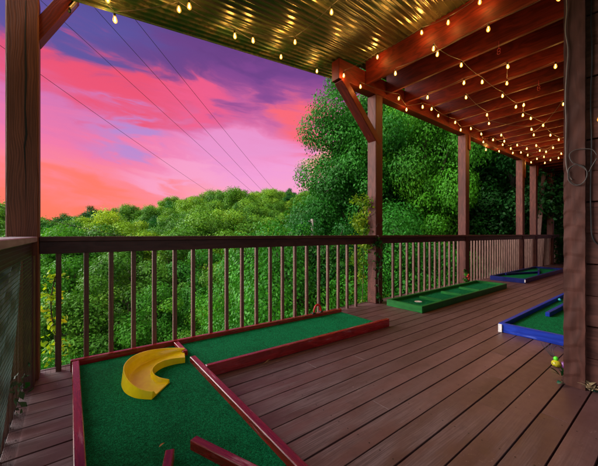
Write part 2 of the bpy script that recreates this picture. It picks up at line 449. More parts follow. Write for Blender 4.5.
def bulb_mats():
    m, t, b = mat_new('amber bulb glass'); t.n.remove(b)
    e = t.new('ShaderNodeEmission'); e.inputs[0].default_value = (1, .42, .05, 1); e.inputs[1].default_value = 1.9
    tr = t.new('ShaderNodeBsdfTransparent'); tr.inputs[0].default_value = (1, .88, .6, 1)
    gl = t.new('ShaderNodeBsdfGlossy'); gl.inputs[1].default_value = .05; gl.inputs[0].default_value = (1, .9, .7, 1)
    lw = t.new('ShaderNodeLayerWeight'); lw.inputs[0].default_value = .35
    m1 = t.new('ShaderNodeMixShader'); t.l.new(t.math('ADD', .30, t.math('MULTIPLY', lw.outputs['Facing'], .5)), m1.inputs[0])
    t.l.new(tr.outputs[0], m1.inputs[1]); t.l.new(e.outputs[0], m1.inputs[2])
    m2 = t.new('ShaderNodeMixShader'); m2.inputs[0].default_value = .06
    t.l.new(m1.outputs[0], m2.inputs[1]); t.l.new(gl.outputs[0], m2.inputs[2])
    t.l.new(m2.outputs[0], t.n['Material Output'].inputs[0]); m.cycles.emission_sampling = 'NONE'
    M['glass'] = m
    m, t, b = mat_new('glowing filament'); t.n.remove(b)
    e = t.new('ShaderNodeEmission'); e.inputs[0].default_value = (1, .70, .28, 1); e.inputs[1].default_value = 55
    t.l.new(e.outputs[0], t.n['Material Output'].inputs[0]); m.cycles.emission_sampling = 'NONE'
    M['filament'] = m
bulb_mats()

# ------------------------------------------------------------------ terrain
def ground_z(x, y):
    wd = y - 3.0
    q = x*.25
    z = -4.2 - 4.6*min(1, max(0, wd/22))
    if wd > 34: z += (wd - 34)*.215 * (.22 + .98*min(1.15, max(0., x/max(y, 1)/.62)))
    if wd > 120: z -= (wd - 120)*.15
    if x > 5: z += min(1., (x-5)/15)*2.2*max(0., 1 - max(0, wd)/30)
    return z + .35*math.sin(x*.31 + y*.17) + .3*math.sin(y*.23 - x*.11)
def grid_axis(lo, hi, fine_lo, fine_hi, step, n_out):
    a = list(np.linspace(lo, fine_lo, n_out, endpoint=False)); a += list(np.arange(fine_lo, fine_hi, step)); a += list(np.linspace(fine_hi, hi, n_out)); return a
gx = grid_axis(-900, 1100, -120, 160, 5, 10); gy = grid_axis(-700, 1300, -60, 180, 4, 10)
gm = MB()
gm.add([(x, y, ground_z(x, y)) for y in gy for x in gx],
       [(j*len(gx)+i, j*len(gx)+i+1, (j+1)*len(gx)+i+1, (j+1)*len(gx)+i) for j in range(len(gy)-1) for i in range(len(gx)-1)], None, True)
def ground_mat():
    m, t, b = mat_new('forest floor')
    o = t.new('ShaderNodeTexCoord').outputs['Object']
    c = t.mix(t.smooth(t.noise(o, .8, 6, .7), .35, .65), (.015, .05, .012), (.045, .11, .02))
    c = t.mix(t.smooth(t.noise(o, 3., 5), .55, .7), c, (.05, .035, .02))
    t.l.new(c, b.inputs['Base Color']); b.inputs['Roughness'].default_value = .95
    t.l.new(t.bump(t.noise(o, 6., 5), .8, .1), b.inputs['Normal'])
    return m
meta(gm.build('ground', ground_mat(), origin=(0, 0, 0)), kind='structure')

# ------------------------------------------------------------------ deck floor
RY = 3.06                                                 # rail line
DX0, DX1, DY0, DY1 = -.27, 15.2, -2.6, 3.16
deck = MB()
pitch = .1432
y = .127 - pitch*20
k = 0
rnd = random.Random(3)
while y < DY1:
    y0 = max(y + .0042, DY0); y1 = min(y + pitch - .0042, DY1)
    if y1 - y0 > .02:
        cuts = [DX0]
        x = DX0 + rnd.uniform(1.6, 4.2)
        while x < DX1 - .8:
            cuts.append(x); x += rnd.uniform(3.6, 5.2)
        cuts.append(DX1)
        for a, b_ in zip(cuts, cuts[1:]):
            dz = rnd.uniform(-.0012, .0012)
            deck.span((a + .0008, y0 + rnd.uniform(-.001, .001), -.03), (b_ - .0008, y1 + rnd.uniform(-.001, .001), dz), .0012)
    y += pitch; k += 1
meta(deck.build('deck_floor', M['deck'], origin=(0, 0, 0)), kind='structure')
scr = MB(); y = .127 - pitch*20
while y < DY1 - .1:
    for i in range(16):
        for q in (.032, .108):
            xs = DX0 + .04 + i*.49 + rnd.uniform(-.006, .006); ys = y + q + rnd.uniform(-.004, .004)
            scr.add([(xs + .0042*math.cos(a), ys + .0042*math.sin(a), .0016) for a in np.linspace(0, 2*math.pi, 8, endpoint=False)], [tuple(range(8))])
    y += pitch
meta(scr.build('deck_screws', flat('dark screw heads', (.035, .022, .02), .5, .5), origin=(0, 0, 0)), kind='structure')
sb = MB()
for i in range(32): sb.span((DX0 + .02 + i*.49, DY0 + .05, -.25), (DX0 + .06 + i*.49, DY1 - .05, -.033))
sb.span((DX0 + .01, DY0 + .02, -.29), (DX1, DY1 - .02, -.252))  # dark sheet added under the joists to stop light in the board gaps
sb.span((DX0, DY1 + .001, -.28), (DX1, DY1 + .04, -.034))
sb.span((DX0 - .045, DY0, -.28), (DX0 - .003, DY1, -.034))
meta(sb.build('deck_framing', M['soffit'], origin=(0, 0, 0)), kind='structure')

# ------------------------------------------------------------------ house: plank wall with its corner post
house = thing('house_wall', (2.88, -.5, 0), 'brown plank house wall at the right edge behind the corner post', 'wall')
sd_ = MB(); zz = 0; kk = 0
while zz < 3.7:
    h_ = .2185
    sd_.span((2.886 + (.006 if kk % 2 else 0), -2.6, zz + (.008 if kk % 2 == 0 else .001)), (2.96, .452, zz + h_), .004)
    zz += h_; kk += 1
sd_.build('siding', M['siding'], house)
sb = MB(); zz = 0
while zz < 3.7:
    sb.span((3.01, .46, zz + .004), (15.2, .53, zz + .2185), .004); zz += .2185
sb.build('side_siding', M['siding'], house)
b = MB(); b.span((2.965, -2.6, 0), (3.0, .45, 3.7)); b.build('backing', M['soffit'], house)
cp = thing('corner_post', (2.9, .5, 0), 'rough hewn brown corner post of the house with a coil of cable', 'post')
def hewn():
    """post with shallow scalloped tool marks on its faces"""
    b = MB(); nz = 420; m_ = 14
    x0, x1, y0, y1 = 2.85, 3.005, .445, .558
    per = [(x0, y0 + (y1-y0)*i/m_) for i in range(m_, -1, -1)] + [(x0 + (x1-x0)*i/m_, y0) for i in range(1, m_+1)] + \
          [(x1, y0 + (y1-y0)*i/m_) for i in range(1, m_+1)] + [(x0 + (x1-x0)*i/m_, y1) for i in range(m_-1, 0, -1)]
    vs = []; gs = []
    for j in range(nz+1):
        z = 3.7*j/nz
        for (x, y_) in per:
            q_ = ((y_-.5)/.056 if x < x0 + 1e-5 else (x-2.93)/.08); ph = (z*8.6 + .30*math.sin(z*5.3) + .28*q_*q_ + .10*math.sin(q_*3 + z*2)) % 1.0; ph = min(ph/.8, (1-ph)/.2) if True else ph
            dd = .0034*(1-ph)*(1 if z < 1.7 else .3) + .0015*math.sin(z*31 + y_*60)
            cx = 1 if x < x0 + 1e-5 else 0; cyd = 1 if y_ > y1 - 1e-5 else (-1 if y_ < y0 + 1e-5 else 0)
            vs.append((x - dd*cx, y_ + dd*.6*cyd, z)); gs.append((z, x*1.3, y_*1.3))
    n = len(per); fs = [(j*n+i, j*n+(i+1) % n, (j+1)*n+(i+1) % n, (j+1)*n+i) for j in range(nz) for i in range(n)]
    b.add(vs, [f[::-1] for f in fs], gs, False); return b
hewn().build('timber', M['hewn'], cp)

# cables on that post
def px_on_post(px, py, off=.012): 
    a, b_, c = ray(px, py); t = (2.85 - off)/a; return Vector((2.85 - off, b_*t, EYE + c*t))
def smooth_path(pts, n=8):
    pts = [Vector(p) for p in pts]; o = []
    for i in range(len(pts)-1):
        p0 = pts[max(i-1, 0)]; p1 = pts[i]; p2 = pts[i+1]; p3 = pts[min(i+2, len(pts)-1)]
        for k in range(n):
            t = k/n
            o.append(.5*((2*p1) + (p2-p0)*t + (2*p0-5*p1+4*p2-p3)*t*t + (3*p1-p0-3*p2+p3)*t*t*t))
    o.append(pts[-1]); return o
b = MB()
b.tube(smooth_path([px_on_post(*p) for p in [(566, -8), (567, 10), (565.5, 30), (568, 50), (566.5, 75), (565.4, 100), (566.2, 125), (565.6, 150), (567, 170), (572, 180)]]), .0035)
meta(b.build('power_cable', M['paleca']), 'pale cable running straight down the left edge of the corner post', 'cable')
b = MB()
b.tube(smooth_path([px_on_post(*p, .016) for p in [(597, 155), (592, 149.5), (582, 149), (574, 150.5), (569.5, 155), (572, 162), (578, 165), (586, 170), (587, 177), (581, 184), (574, 184), (568.5, 178),
                     (569, 170), (575, 165), (583, 166), (588, 172), (592, 166), (597, 158)]]), .0030)
b.tube(smooth_path([px_on_post(*p, .022) for p in [(568, 176), (569, 168.5), (577, 164.5), (585, 168), (587, 175), (583, 183), (575, 185.5), (569, 181), (568, 176)]]), .0028)
meta(b.build('cable_coil', M['cable']), 'coiled flexible cable hanging in two loops on the corner post', 'cable coil')
b = MB()
wp = [(591.5, -5), (591, 20), (592, 60), (590.5, 100), (591.5, 140), (590.5, 190), (591, 220), (592, 236), (597, 244), (606, 246)]
def on_wall(px, py, X=2.876):
    a, b_, c = ray(px, py); t = X/a; return Vector((X, b_*t, EYE + c*t))
b.tube(smooth_path([on_wall(*p) for p in wp]), .004)
meta(b.build('wall_cable', M['black']), 'black cable stapled down the plank wall beside the corner post', 'cable')

# ------------------------------------------------------------------ posts along the rail
def post(x0, x1, y0, y1, z1, label, mat='post', group='timber posts along the railing'):
    t = thing('deck_post', ((x0+x1)/2, (y0+y1)/2, 0), label, 'post', group)
    b = MB(); b.box(((x0+x1)/2, (y0+y1)/2, z1/2), (x1-x0, y1-y0, z1), None, .008, 2); b.build('timber', M[mat], t)
    return t
c0 = post(-.368, -.187, 2.95, 3.12, 2.88, 'weathered split corner post at the far left of the deck', 'oldpost')
# deep drying crack in the left post's face
b = MB()
crack = [(.0, 1.12, 0), (.003, 1.5, .004), (-.004, 1.72, .010), (.006, 1.82, .014), (-.001, 2.0, .010), (.004, 2.25, .012), (.000, 2.5, .009), (.004, 2.84, .004)]
vs = []; fs = []
for dx, z, wd in crack:
    vs += [(-.262 + dx - wd/2, 2.9488, z), (-.262 + dx + wd/2, 2.9488, z)]
for i in range(len(crack)-1): fs.append((2*i, 2*i+1, 2*i+3, 2*i+2))
b.add(vs, fs); b.build('split', M['soffit'], c0)
b = MB(); b.bar((-.225, 3.03, 2.56), (.02, 3.03, 3.02), .09, .14, (0, 1, 0)); b.build('brace', M['joist'], c0)
pX = [3.87, 6.95, 10.6, 11.85, 13.75]
labs = ['brown deck post with a diagonal brace and vine by the green lane', 'brown deck post behind the middle of the green golf lane',
        'slim looking post just past the flowers before the dark blue lane end', 'brown post behind the dark blue golf lane, second from the far end',
        'farthest brown post at the dark end of the railing']
for i, x in enumerate(pX):
    t = post(x - .085, x + .085, 2.975, 3.145, 3.275, labs[i])
    if i == 0:
        b = MB(); b.bar((x + .02, 3.05, 2.52), (x - .80, 3.05, 3.30), .11, .155, (0, 1, 0), .006); b.build('brace', M['joist'], t)
    else:
        b = MB(); b.span((x + .02, 2.955, 2.75 if i == 2 else 2.95), (x + .11, 2.974, 3.27)); b.build('cleat', M['joist'], t)
b = MB(); b.bar((12.6, 3.2, -.2), (13.55, 3.2, 3.25), .05, .12, (0, 1, 0)); meta(b.build('leaning_board', M['baluster']), 'narrow pale board leaning beside the farthest post', 'board')

# ------------------------------------------------------------------ railings
def netting(b, p, q, z0, z1, st, wd):
    """thin strands of plastic mesh between two ground points"""
    p = Vector(p); q = Vector(q); L = (q-p).length; n = int(L/st); d_ = (q-p).normalized()
    def strip(a, c, side):
        s_ = Vector(side)*wd/2; b.add([a - s_, a + s_, c + s_, c - s_], [(0, 1, 2, 3)])
    nn = d_.cross(Vector((0, 0, 1)))
    for i in range(n+1):
        a = p + d_*(L*i/n); strip(Vector((a.x, a.y, z0)), Vector((a.x, a.y, z1)), d_)
    m_ = int((z1-z0)/st)
    for j in range(m_+1):
        z = z0 + (z1-z0)*j/m_
        strip(Vector((p.x, p.y, z)) + nn*.0006, Vector((q.x, q.y, z)) + nn*.0006, (0, 0, 1))
front = thing('front_railing', (6.8, RY, 0), 'long brown baluster railing across the open side of the deck', 'railing')
b = MB()
b.span((-.186, 2.955, 1.032), (3.783, 3.10, 1.07), .004)
for a, c_ in zip(pX, pX[1:] + [15.2]): b.span((a - .083, 2.925, 1.032), (c_ - .086, 3.10, 1.07), .004)
b.build('top_rail', M['rail'], front)
b = MB()
for a, c_ in zip([-.186] + pX, pX + [15.2]): b.span((a + (.0 if a < 0 else .086), 2.985, .938), (c_ - .086, 3.025, 1.031), .003)
b.build('sub_rail', M['rail'], front)
bal_px = [58.6,86.4,111.2,133.7,154.4,174.9,193.3,210.7,226.8,242.2,256.6,270.4,282.7,295.1,306.9,318.9,328,338.4,347.4,356.1,
          393.2,400.9,407.3,413.8,419.3,424.9,430.1,435.3,439.9,445,449.7,454.2,458.3]
bx_ = [at_Y(p, 300, RY)[0] for p in bal_px]
x = 7.2
while x < 15:
    if min(abs(x - q) for q in pX) > .13: bx_.append(x)
    x += .155
for x in bx_:
    b = MB(); b.span((x - .0175, RY - .012, -.10 if x < 3.6 else -.02), (x + .0175, RY + .024, 1.031 if x > 0 else 1.031), .003)
    b.build('baluster', M['baluster'], front)
b = MB(); netting(b, (-.18, 2.972, 0), (3.78, 2.972, 0), .02, 1.03, .03, .0009)
o = b.build('netting', M['black'], front)

left = thing('left_railing', (-.27, 1.3, 0), 'brown railing with black netting running along the left edge', 'railing')
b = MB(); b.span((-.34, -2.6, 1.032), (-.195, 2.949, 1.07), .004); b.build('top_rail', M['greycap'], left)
b = MB(); b.span((-.26, -2.6, .938), (-.222, 2.949, 1.031)); b.span((-.26, 2.80, .0), (-.205, 2.945, .937)); b.build('sub_rail', M['rail'], left)
yy = -2.5
while yy < 2.8:
    b = MB(); b.span((-.315, yy, -.1), (-.275, yy + .04, 1.031)); b.build('baluster', M['baluster'], left); yy += .16
b = MB(); netting(b, (-.214, -2.5, 0), (-.214, 2.80, 0), .01, 1.03, .022, .0045); b.build('netting', M['black'], left)
# bunched tarpaulin behind the netting
b = MB(); vs = []; fs = []; gs = []; NU, NV = 60, 24
for j in range(NV+1):
    v = j/NV
    for i in range(NU+1):
        u = i/NU
        wdt = .25 + 1.05*(v**.8)
        yb = 2.42 - u*wdt - .75*v**1.3
        xo = -.262 + .030*math.sin(u*30 + .6*math.sin(v*3)) + .010*math.sin(u*77 + 2*v)
        vs.append((xo, yb, 1.0 - .99*v))
for j in range(NV):
    for i in range(NU): fs.append((j*(NU+1)+i, j*(NU+1)+i+1, (j+1)*(NU+1)+i+1, (j+1)*(NU+1)+i))
b.add(vs, fs, None, True)
meta(b.build('tarpaulin', M['tarp']), 'gathered grey green tarpaulin hanging in folds behind the left netting', 'tarpaulin')
# end railing
endr = thing('end_railing', (15.1, 1.8, 0), 'dark railing closing the far end of the deck', 'railing')
b = MB(); b.span((15.05, .6, 1.032), (15.18, 2.9, 1.07)); b.span((15.1, .6, .94), (15.14, 2.9, 1.031)); b.build('top_rail', M['rail'], endr)
for i in range(15):
    b = MB(); b.span((15.08, .7 + i*.155, -.02), (15.11, .74 + i*.155, .939)); b.build('baluster', M['baluster'], endr)

# ------------------------------------------------------------------ porch roof frame: header, joists, ceiling
porch = thing('porch_ceiling', (9, 1.8, 3.3), 'red brown timber porch ceiling with parallel joists and a header beam', 'ceiling')
b = MB(); b.span((2.99, 2.985, 3.278), (15.2, 3.135, 3.56), .005); b.build('header', M['joist'], porch)
jx = [3.54 + .508*i for i in range(23)]
for i, x in enumerate(jx):
    b = MB(); b.box((x + .022, .2, 3.52), (.044, 5.55, .36), None, .004, 1); b.build('joist', M['joist'], porch)
b = MB()
for i in range(40): b.span((3.53, -2.55 + i*.1425, 3.702), (15.2, -2.55 + i*.1425 + .138, 3.73))
b.build('boards', M['ceiling'], porch)

# corrugated roof over the near bay
roof = thing('corrugated_roof', (1.5, 1., 3.1), 'stained corrugated metal roof sheet over the near part of the deck', 'roof')
e0 = Vector((.06*1.0275, 2.885*1.0275)); e1 = Vector((3.44*1.0275, 3.53*1.0275)); ed = (e1-e0).normalized(); en = Vector((ed.y, -ed.x))   # en points in over the deck
b = MB(); vs = []; fs = []; gs = []
pit = .068; rows = int(6.4/pit*10); cols = 26
for i in range(rows+1):
    dist = i*pit/10; hgt = -.017*max(0., math.cos(2*math.pi*dist/pit))**2.2
    for j in range(cols+1):
        # clip at the first joist; unseen left stretch is added to shade the deck
        x_target = -2.4 + (3.60 + 2.4)*j/cols
        s_ = (x_target - e0.x - en.x*dist)/ed.x
        p = e0 + ed*s_ + en*dist
        vs.append((p.x, p.y, RC + RS*p.x + hgt + .001*math.sin(s_*1.1 + dist*2))); gs.append((s_, dist, hgt))
for i in range(rows):
    for j in range(cols): fs.append((i*(cols+1)+j, i*(cols+1)+j+1, (i+1)*(cols+1)+j+1, (i+1)*(cols+1)+j))
b.add(vs, fs, gs, True); b.build('sheet', M['roof'], roof)
b = MB()
p0 = e0 - ed*1.1; p1 = e0 + ed*3.5
b.tube([(p0.x, p0.y, RC + RS*p0.x - .004), (p1.x, p1.y, RC + RS*p1.x - .004)], .010, 6); b.build('eave_trim', flat('green eave trim', (.03, .10, .075), .5), roof)

# floodlight at the brace
fl = thing('floodlight', at_Y(68, 4, 3.0), 'small dark floodlight with a pale lens bracket at the top of the left brace', 'floodlight')
p = at_Y(69, 4, 3.0)
b = MB(); b.box(p, (.075, .07, .10), Matrix.Rotation(.5, 3, 'Y'), .01); b.build('housing', M['black'], fl)
b = MB(); b.box(p + Vector((.022, -.03, .0)), (.018, .02, .10), Matrix.Rotation(.5, 3, 'Y'), .003); b.build('bracket', M['steel'], fl)
b = MB(); b.lathe(p + Vector((-.02, -.0, -.04)), [(.0, -.022), (.026, -.02), (.030, .0), (.022, .02)], 12); b.build('lens', M['steel'], fl)

# ------------------------------------------------------------------ string lights
def bulb_protos():
    def lth(prof, n=14):
        b = MB(); b.lathe((0, 0, 0), prof, n); return b
    gl = lth([(.0008, -.098), (.010, -.096), (.019, -.087), (.0245, -.073), (.0245, -.060), (.020, -.043), (.015, -.028), (.0125, -.018)])
    so = lth([(.001, .012), (.010, .011), (.014, .004), (.015, -.012), (.013, -.022), (.0135, -.024), (.001, -.024)], 10)
    fi = MB(); pts = []
    for i in range(15):
        a = i/14; pts.append((.008*math.sin(a*math.pi*2)*(1 if a < .5 else 1), .003*math.cos(a*9), -.030 - .048*math.sin(a*math.pi)))
    fi.tube(pts, .0022, 4)
    return gl, so, fi
gl_, so_, fi_ = bulb_protos()
pg = gl_.build('bulb', M['glass'], origin=(0, 0, 0)); ps = so_.build('socket', M['black'], origin=(0, 0, 0)); pf = fi_.build('filament', M['filament'], origin=(0, 0, 0))
me_g, me_s, me_f = pg.data, ps.data, pf.data
for o in (pg, ps, pf): bpy.data.objects.remove(o)
BULB_W = 3.3
ld = bpy.data.lights.new('bulb_light', 'POINT'); ld.energy = BULB_W; ld.color = (1, .50, .13); ld.shadow_soft_size = .022
def string(name_label, pts, lit=None, hook=None, bs=.74, group='warm string lights under the porch roof'):
    """pts: world positions of bulb centres, strung in order"""
    t = thing('string_lights', pts[0] + Vector((0, 0, .1)), name_label, 'string lights', group)
    org = t.location
    path = []
    tops = [p + Vector((0, 0, .075)) for p in pts]
    if hook: tops_all = [hook[0]] + tops + ([hook[1]] if len(hook) > 1 else [])
    else: tops_all = tops
    for a, c_ in zip(tops_all, tops_all[1:]):
        L = (c_-a).length
        for k in range(8):
            q = k/8; path.append(a.lerp(c_, q) + Vector((0, 0, -4*.035*L*q*(1-q))))
    path.append(tops_all[-1])
    b = MB(); b.tube([p + Vector((0, 0, .012)) for p in path], .0028, 5); b.build('cord', M['cable'], t)
    rn = random.Random(len(pts))
    for i, p in enumerate(pts):
        top = p + Vector((0, 0, .062))
        g = bpy.data.objects.new('bulb', me_g); COL.objects.link(g); g.parent = t; g.location = top - org; g.scale = (bs, bs, bs)
        g.rotation_euler = (rn.uniform(-.12, .12), rn.uniform(-.12, .12), rn.uniform(0, 6))
        for nm, me in (('socket', me_s), ('filament', me_f)):
            c_ = bpy.data.objects.new(nm, me); COL.objects.link(c_); c_.parent = g
        if bs < .6: continue
        lo = bpy.data.objects.new('bulb_light', ld); COL.objects.link(lo); lo.parent = g; lo.location = (0, 0, -.068)
    return t
Z = 3.20
def Pz(l, z=Z): return [at_z(x_, y_, z) for x_, y_ in l]
def Pr(l, off=.16): return [at_roof(x_, y_, off) for x_, y_ in l]
string('string of clear bulbs under the metal roof nearest its outer eave', Pr([(86, -8), (114.5, 21.7), (178.7, 12), (234.6, 37.7), (281, 58.6), (317, 72.6), (344.2, 82.7)], .13))
string('string of amber bulbs crossing beneath the corrugated metal roof sheet', Pr([(134, -26), (107, 1), (189, 9), (252.8, 42), (295, 44), (331.6, 14.4), (365, -18)], .14))
string('string of bulbs stapled along the first joist beside the metal roof', [at_Y(343.8, 76.9, 2.93)] + [Vector((3.50, at_z(x_, y_, 3.3).y*3.50/at_z(x_, y_, 3.3).x, at_z(x_, y_, 3.3).z*1.0)) if False else (lambda a, b_, c: Vector((3.43, b_*3.43/a, EYE + c*3.43/a)))(*ray(x_, y_)) for x_, y_ in [(377.7, 58.2), (421.5, 34.5), (448.2, 24.5), (479.9, 4)]])
string('string of bulbs following the header beam above the railing posts', Pz([(360.3, 87.9), (399, 99.5), (406.5, 110.7), (422.5, 108), (431.8, 110), (438.6, 116.7), (455.3, 123.5), (460.9, 130.8), (470.7, 129.6),
    (481, 135), (483.3, 142.8), (493, 140.8), (502.6, 145.5), (510.9, 149.3), (512.9, 153.7), (521, 153.2), (527.9, 155.8), (536.9, 159.5)]))
string('string of bulbs running diagonally through the middle of the joists', Pz([(433.8, 50.2), (437.8, 55.8), (461.3, 66.8), (482, 83.3), (502.5, 97.2), (516.3, 107.9), (524, 106.2), (523, 116.2), (530.7, 119.6),
    (543, 126.3), (550.4, 136), (558.8, 140.5), (566.2, 145.8)]))
string('string of bulbs zigzagging between the header side and the house side', Pz([(395.4, 74.7), (488.4, 31.1), (558, 0)]))
string('bulb string crossing the joists below the second long joist gap', Pz([(427.6, 98.5), (464.3, 84), (507.5, 68.3), (506.9, 84.8), (555.5, 68)]))
string('bulb string crossing the joists near the middle of the porch', Pz([(465.7, 98.7), (487, 116), (488.8, 124.5), (531.3, 130.3), (533.7, 135.8), (563.2, 105.5)]))
string('farthest bulb string, where the lights meet at the porch end', Pz([(501.2, 136), (504.3, 142), (536, 146.4), (539.8, 151.3), (561.1, 154.4), (558.5, 158.7), (550.4, 160.7)]))
string('last short bulb string, packed closely under the farthest joists', Pz([(486, 150.5), (499, 152), (517, 146), (527, 149.5), (546, 152.5), (553, 148.5), (544, 157.5), (531, 163), (545, 163.5)]))
string('single bulb strung on the plank house wall at the right edge', [on_wall(599.5, 125, 2.80), on_wall(612, 118, 2.80)], bs=.4)
for (x_, y_, lb) in ((498.8, 50, 'red looped hook hanging empty in the gap nearer the roof'), (538.7, 87, 'red looped hook hanging empty in the gap nearer the house')):
    p = at_z(x_, y_, 3.24); b = MB()
    for q in range(2):
        cc = p + Vector((0, 0, -.033*q)); b.tube([cc + Vector((0, .016*math.cos(a), .018*math.sin(a))) for a in np.linspace(0, 2*math.pi, 12, endpoint=False)], .0025, 5, True)
    b.tube([p + Vector((0, 0, .016)), p + Vector((0, 0, .10))], .002, 4)
    meta(b.build('hook', flat('red coated hook', (.45, .03, .04), .4)), lb, 'hook', 'hooks under the porch ceiling')

# ------------------------------------------------------------------ golf lane 1: red framed L-shaped lane
TH = .045
lane = thing('golf_lane', (.4, 2., 0), 'L-shaped mini golf lane with red wooden borders in the foreground', 'golf lane')
def back_y(x): return 2.975 - x*.045
b = MB()
b.span((.03, .3, .0), (.79, 2.93, .05), .002); b.build('carpet', M['turf'], lane)
b = MB(); vs = [(.79, 2.26, .05), (2.87, 2.20, .05), (2.87, back_y(2.87) - .01, .05), (.79, back_y(.79) - .01, .05)]
vs += [(v[0], v[1], 0.002) for v in vs]
b.add(vs, [(0, 1, 2, 3), (7, 6, 5, 4), (0, 4, 5, 1), (1, 5, 6, 2), (2, 6, 7, 3), (3, 7, 4, 0)]); b.build('side_carpet', M['turf'], lane)
b = MB(); b.span((.010, .3, 0), (.055, 2.935, .092), .004); b.build('left_border', M['redwood'], lane)
b = MB(); b.bar((-.0, back_y(0) - .0, .046), (2.88, back_y(2.88), .046), .04, .092, ch=.004); b.build('back_border', M['redwood'], lane)
b = MB(); b.span((.772, .3, 0), (.818, 2.475, .092), .004); b.build('divider', M['redwood'], lane)
b = MB(); b.span((.760, 2.62, .02), (.802, 2.90, .090), .004); b.build('divider_stub', M['redwood'], lane)
b = MB(); b.bar((.82, 2.238, .046), (2.985, 2.17, .046), .04, .092, ch=.004); b.build('front_border', M['redwood'], lane)
b = MB(); b.bar((.477, 1.475, .071), (.78, .74, .071), .042, .05, ch=.004); b.build('guide_block', M['redwood'], lane)
b = MB(); b.bar((.366, 1.462, .071), (.20, 1.02, .071), .040, .05, ch=.004); b.build('guide_block', M['redwood'], lane)

# yellow banked curve
def ramp_mesh():
    outer = smooth_path([Vector((*p, 0)) for p in [(.79, 2.68), (.66, 2.70), (.50, 2.675), (.375, 2.585), (.300, 2.44), (.292, 2.27), (.335, 2.14), (.412, 2.058)]], 14)
    inner = smooth_path([Vector((*p, 0)) for p in [(.735, 2.475), (.66, 2.495), (.575, 2.487), (.51, 2.44), (.475, 2.375), (.474, 2.30), (.50, 2.25), (.548, 2.205)]], 14)
    n = len(outer); rows_ = []
    for i in range(n):
        s_ = i/(n-1); o, q = outer[i], inner[i]; dr = (o - q).normalized()
        oh = .045 + .060*math.sin(math.pi*min(1, s_*1.05))**1.2; ih = .020 + .020*math.sin(math.pi*s_)
        T = .006; zb = .052; fl_ = zb + .008 + .018*(1-s_)
        prof = []
        prof.append(o + dr*.012 + Vector((0, 0, zb)))
        prof.append(o + Vector((0, 0, zb + oh)))
        prof.append(o - dr*T + Vector((0, 0, zb + oh)))
        for k in range(1, 6):            # fillet into the trough
            a = k/6; prof.append(o - dr*(T + .012 + .030*a) + Vector((0, 0, fl_ + (oh - .012)*(1-a)**2.6)))
        for k in range(1, 4):
            a = k/4; prof.append((o - dr*.05).lerp(q + dr*.03, a) + Vector((0, 0, fl_ - .001*a)))
        prof.append(q + dr*.018 + Vector((0, 0, fl_ + .001)))
        prof.append(q + dr*T + Vector((0, 0, zb + ih + fl_ - zb - .004)))
        prof.append(q + Vector((0, 0, zb + ih + fl_ - zb - .004)))
        prof.append(q - dr*.004 + Vector((0, 0, zb)))
        rows_.append(prof)
    m_ = len(rows_[0]); vs = [p for r_ in rows_ for p in r_]
    fs = [(i*m_+j, i*m_+j+1, (i+1)*m_+j+1, (i+1)*m_+j) for i in range(n-1) for j in range(m_-1)]
    fs += [(i*m_+m_-1, i*m_, (i+1)*m_, (i+1)*m_+m_-1) for i in range(n-1)]
    fs.append(tuple(range(m_))[::-1]); fs.append(tuple((n-1)*m_+k for k in range(m_)))
    b = MB(); b.add(vs, fs, None, False); return b
o = meta(ramp_mesh().build('curved_ramp', M['yellow']), 'yellow plastic curved ramp lying on the green putting carpet', 'ramp')
# dead leaf on the carpet
def leaflet(b, c, L, wd, yaw, tilt=.2, roll=0.):
    rot = Matrix.Rotation(yaw, 3, 'Z') @ Matrix.Rotation(-tilt, 3, 'Y') @ Matrix.Rotation(roll, 3, 'X')
    n = 7; vs = []; fs = []
    for i in range(n):
        s_ = i/(n-1); hw = wd*.5*math.sin(math.pi*min(.97, s_**.8 + .02)); zc = .15*L*math.sin(s_*2.4)
        for k in (-1, 0, 1): vs.append(Vector(c) + rot @ Vector((s_*L, k*hw, zc + abs(k)*hw*.3)))
    for i in range(n-1):
        for k in range(2): fs.append((i*3+k, i*3+k+1, i*3+k+4, i*3+k+3))
    b.add(vs, fs, None, True)
b = MB(); leaflet(b, at_z(159, 447, .053), .03, .012, .3, .05)
meta(b.build('dead_leaf', flat('dry leaf', (.45, .22, .05), .7)), 'small orange dead leaf on the dark green carpet', 'leaf')
b = MB(); pp = at_z(268, 362.5, .003)
for q in range(3): leaflet(b, pp + Vector((q*.03 - .05, .01*q, .001)), .06, .014, -.3 + q*.5, .05)
meta(b.build('dry_stalk', flat('dry stalk', (.30, .17, .10), .8)), 'dry brown stalk lying beside the red front border', 'leaf')

# red arch standing on the back border
ar = thing('toy_arch', at_Y(317.5, 312, 2.86), 'small red arch with black feet standing on the red back border', 'arch')
c_ = Vector((at_Y(317.5, 300, 2.86).x, 2.86, .092)); b = MB()
b.tube([c_ + Vector((.055*math.cos(a), 0, .028 + .075*math.sin(a))) for a in np.linspace(-.25, math.pi + .25, 18)], .013, 8); b.build('arch', M['redplastic'], ar)
b = MB()
for s_ in (-1, 1): b.box(c_ + Vector((.062*s_, 0, .008)), (.045, .035, .02), None, .004)
b.build('feet', M['black'], ar)

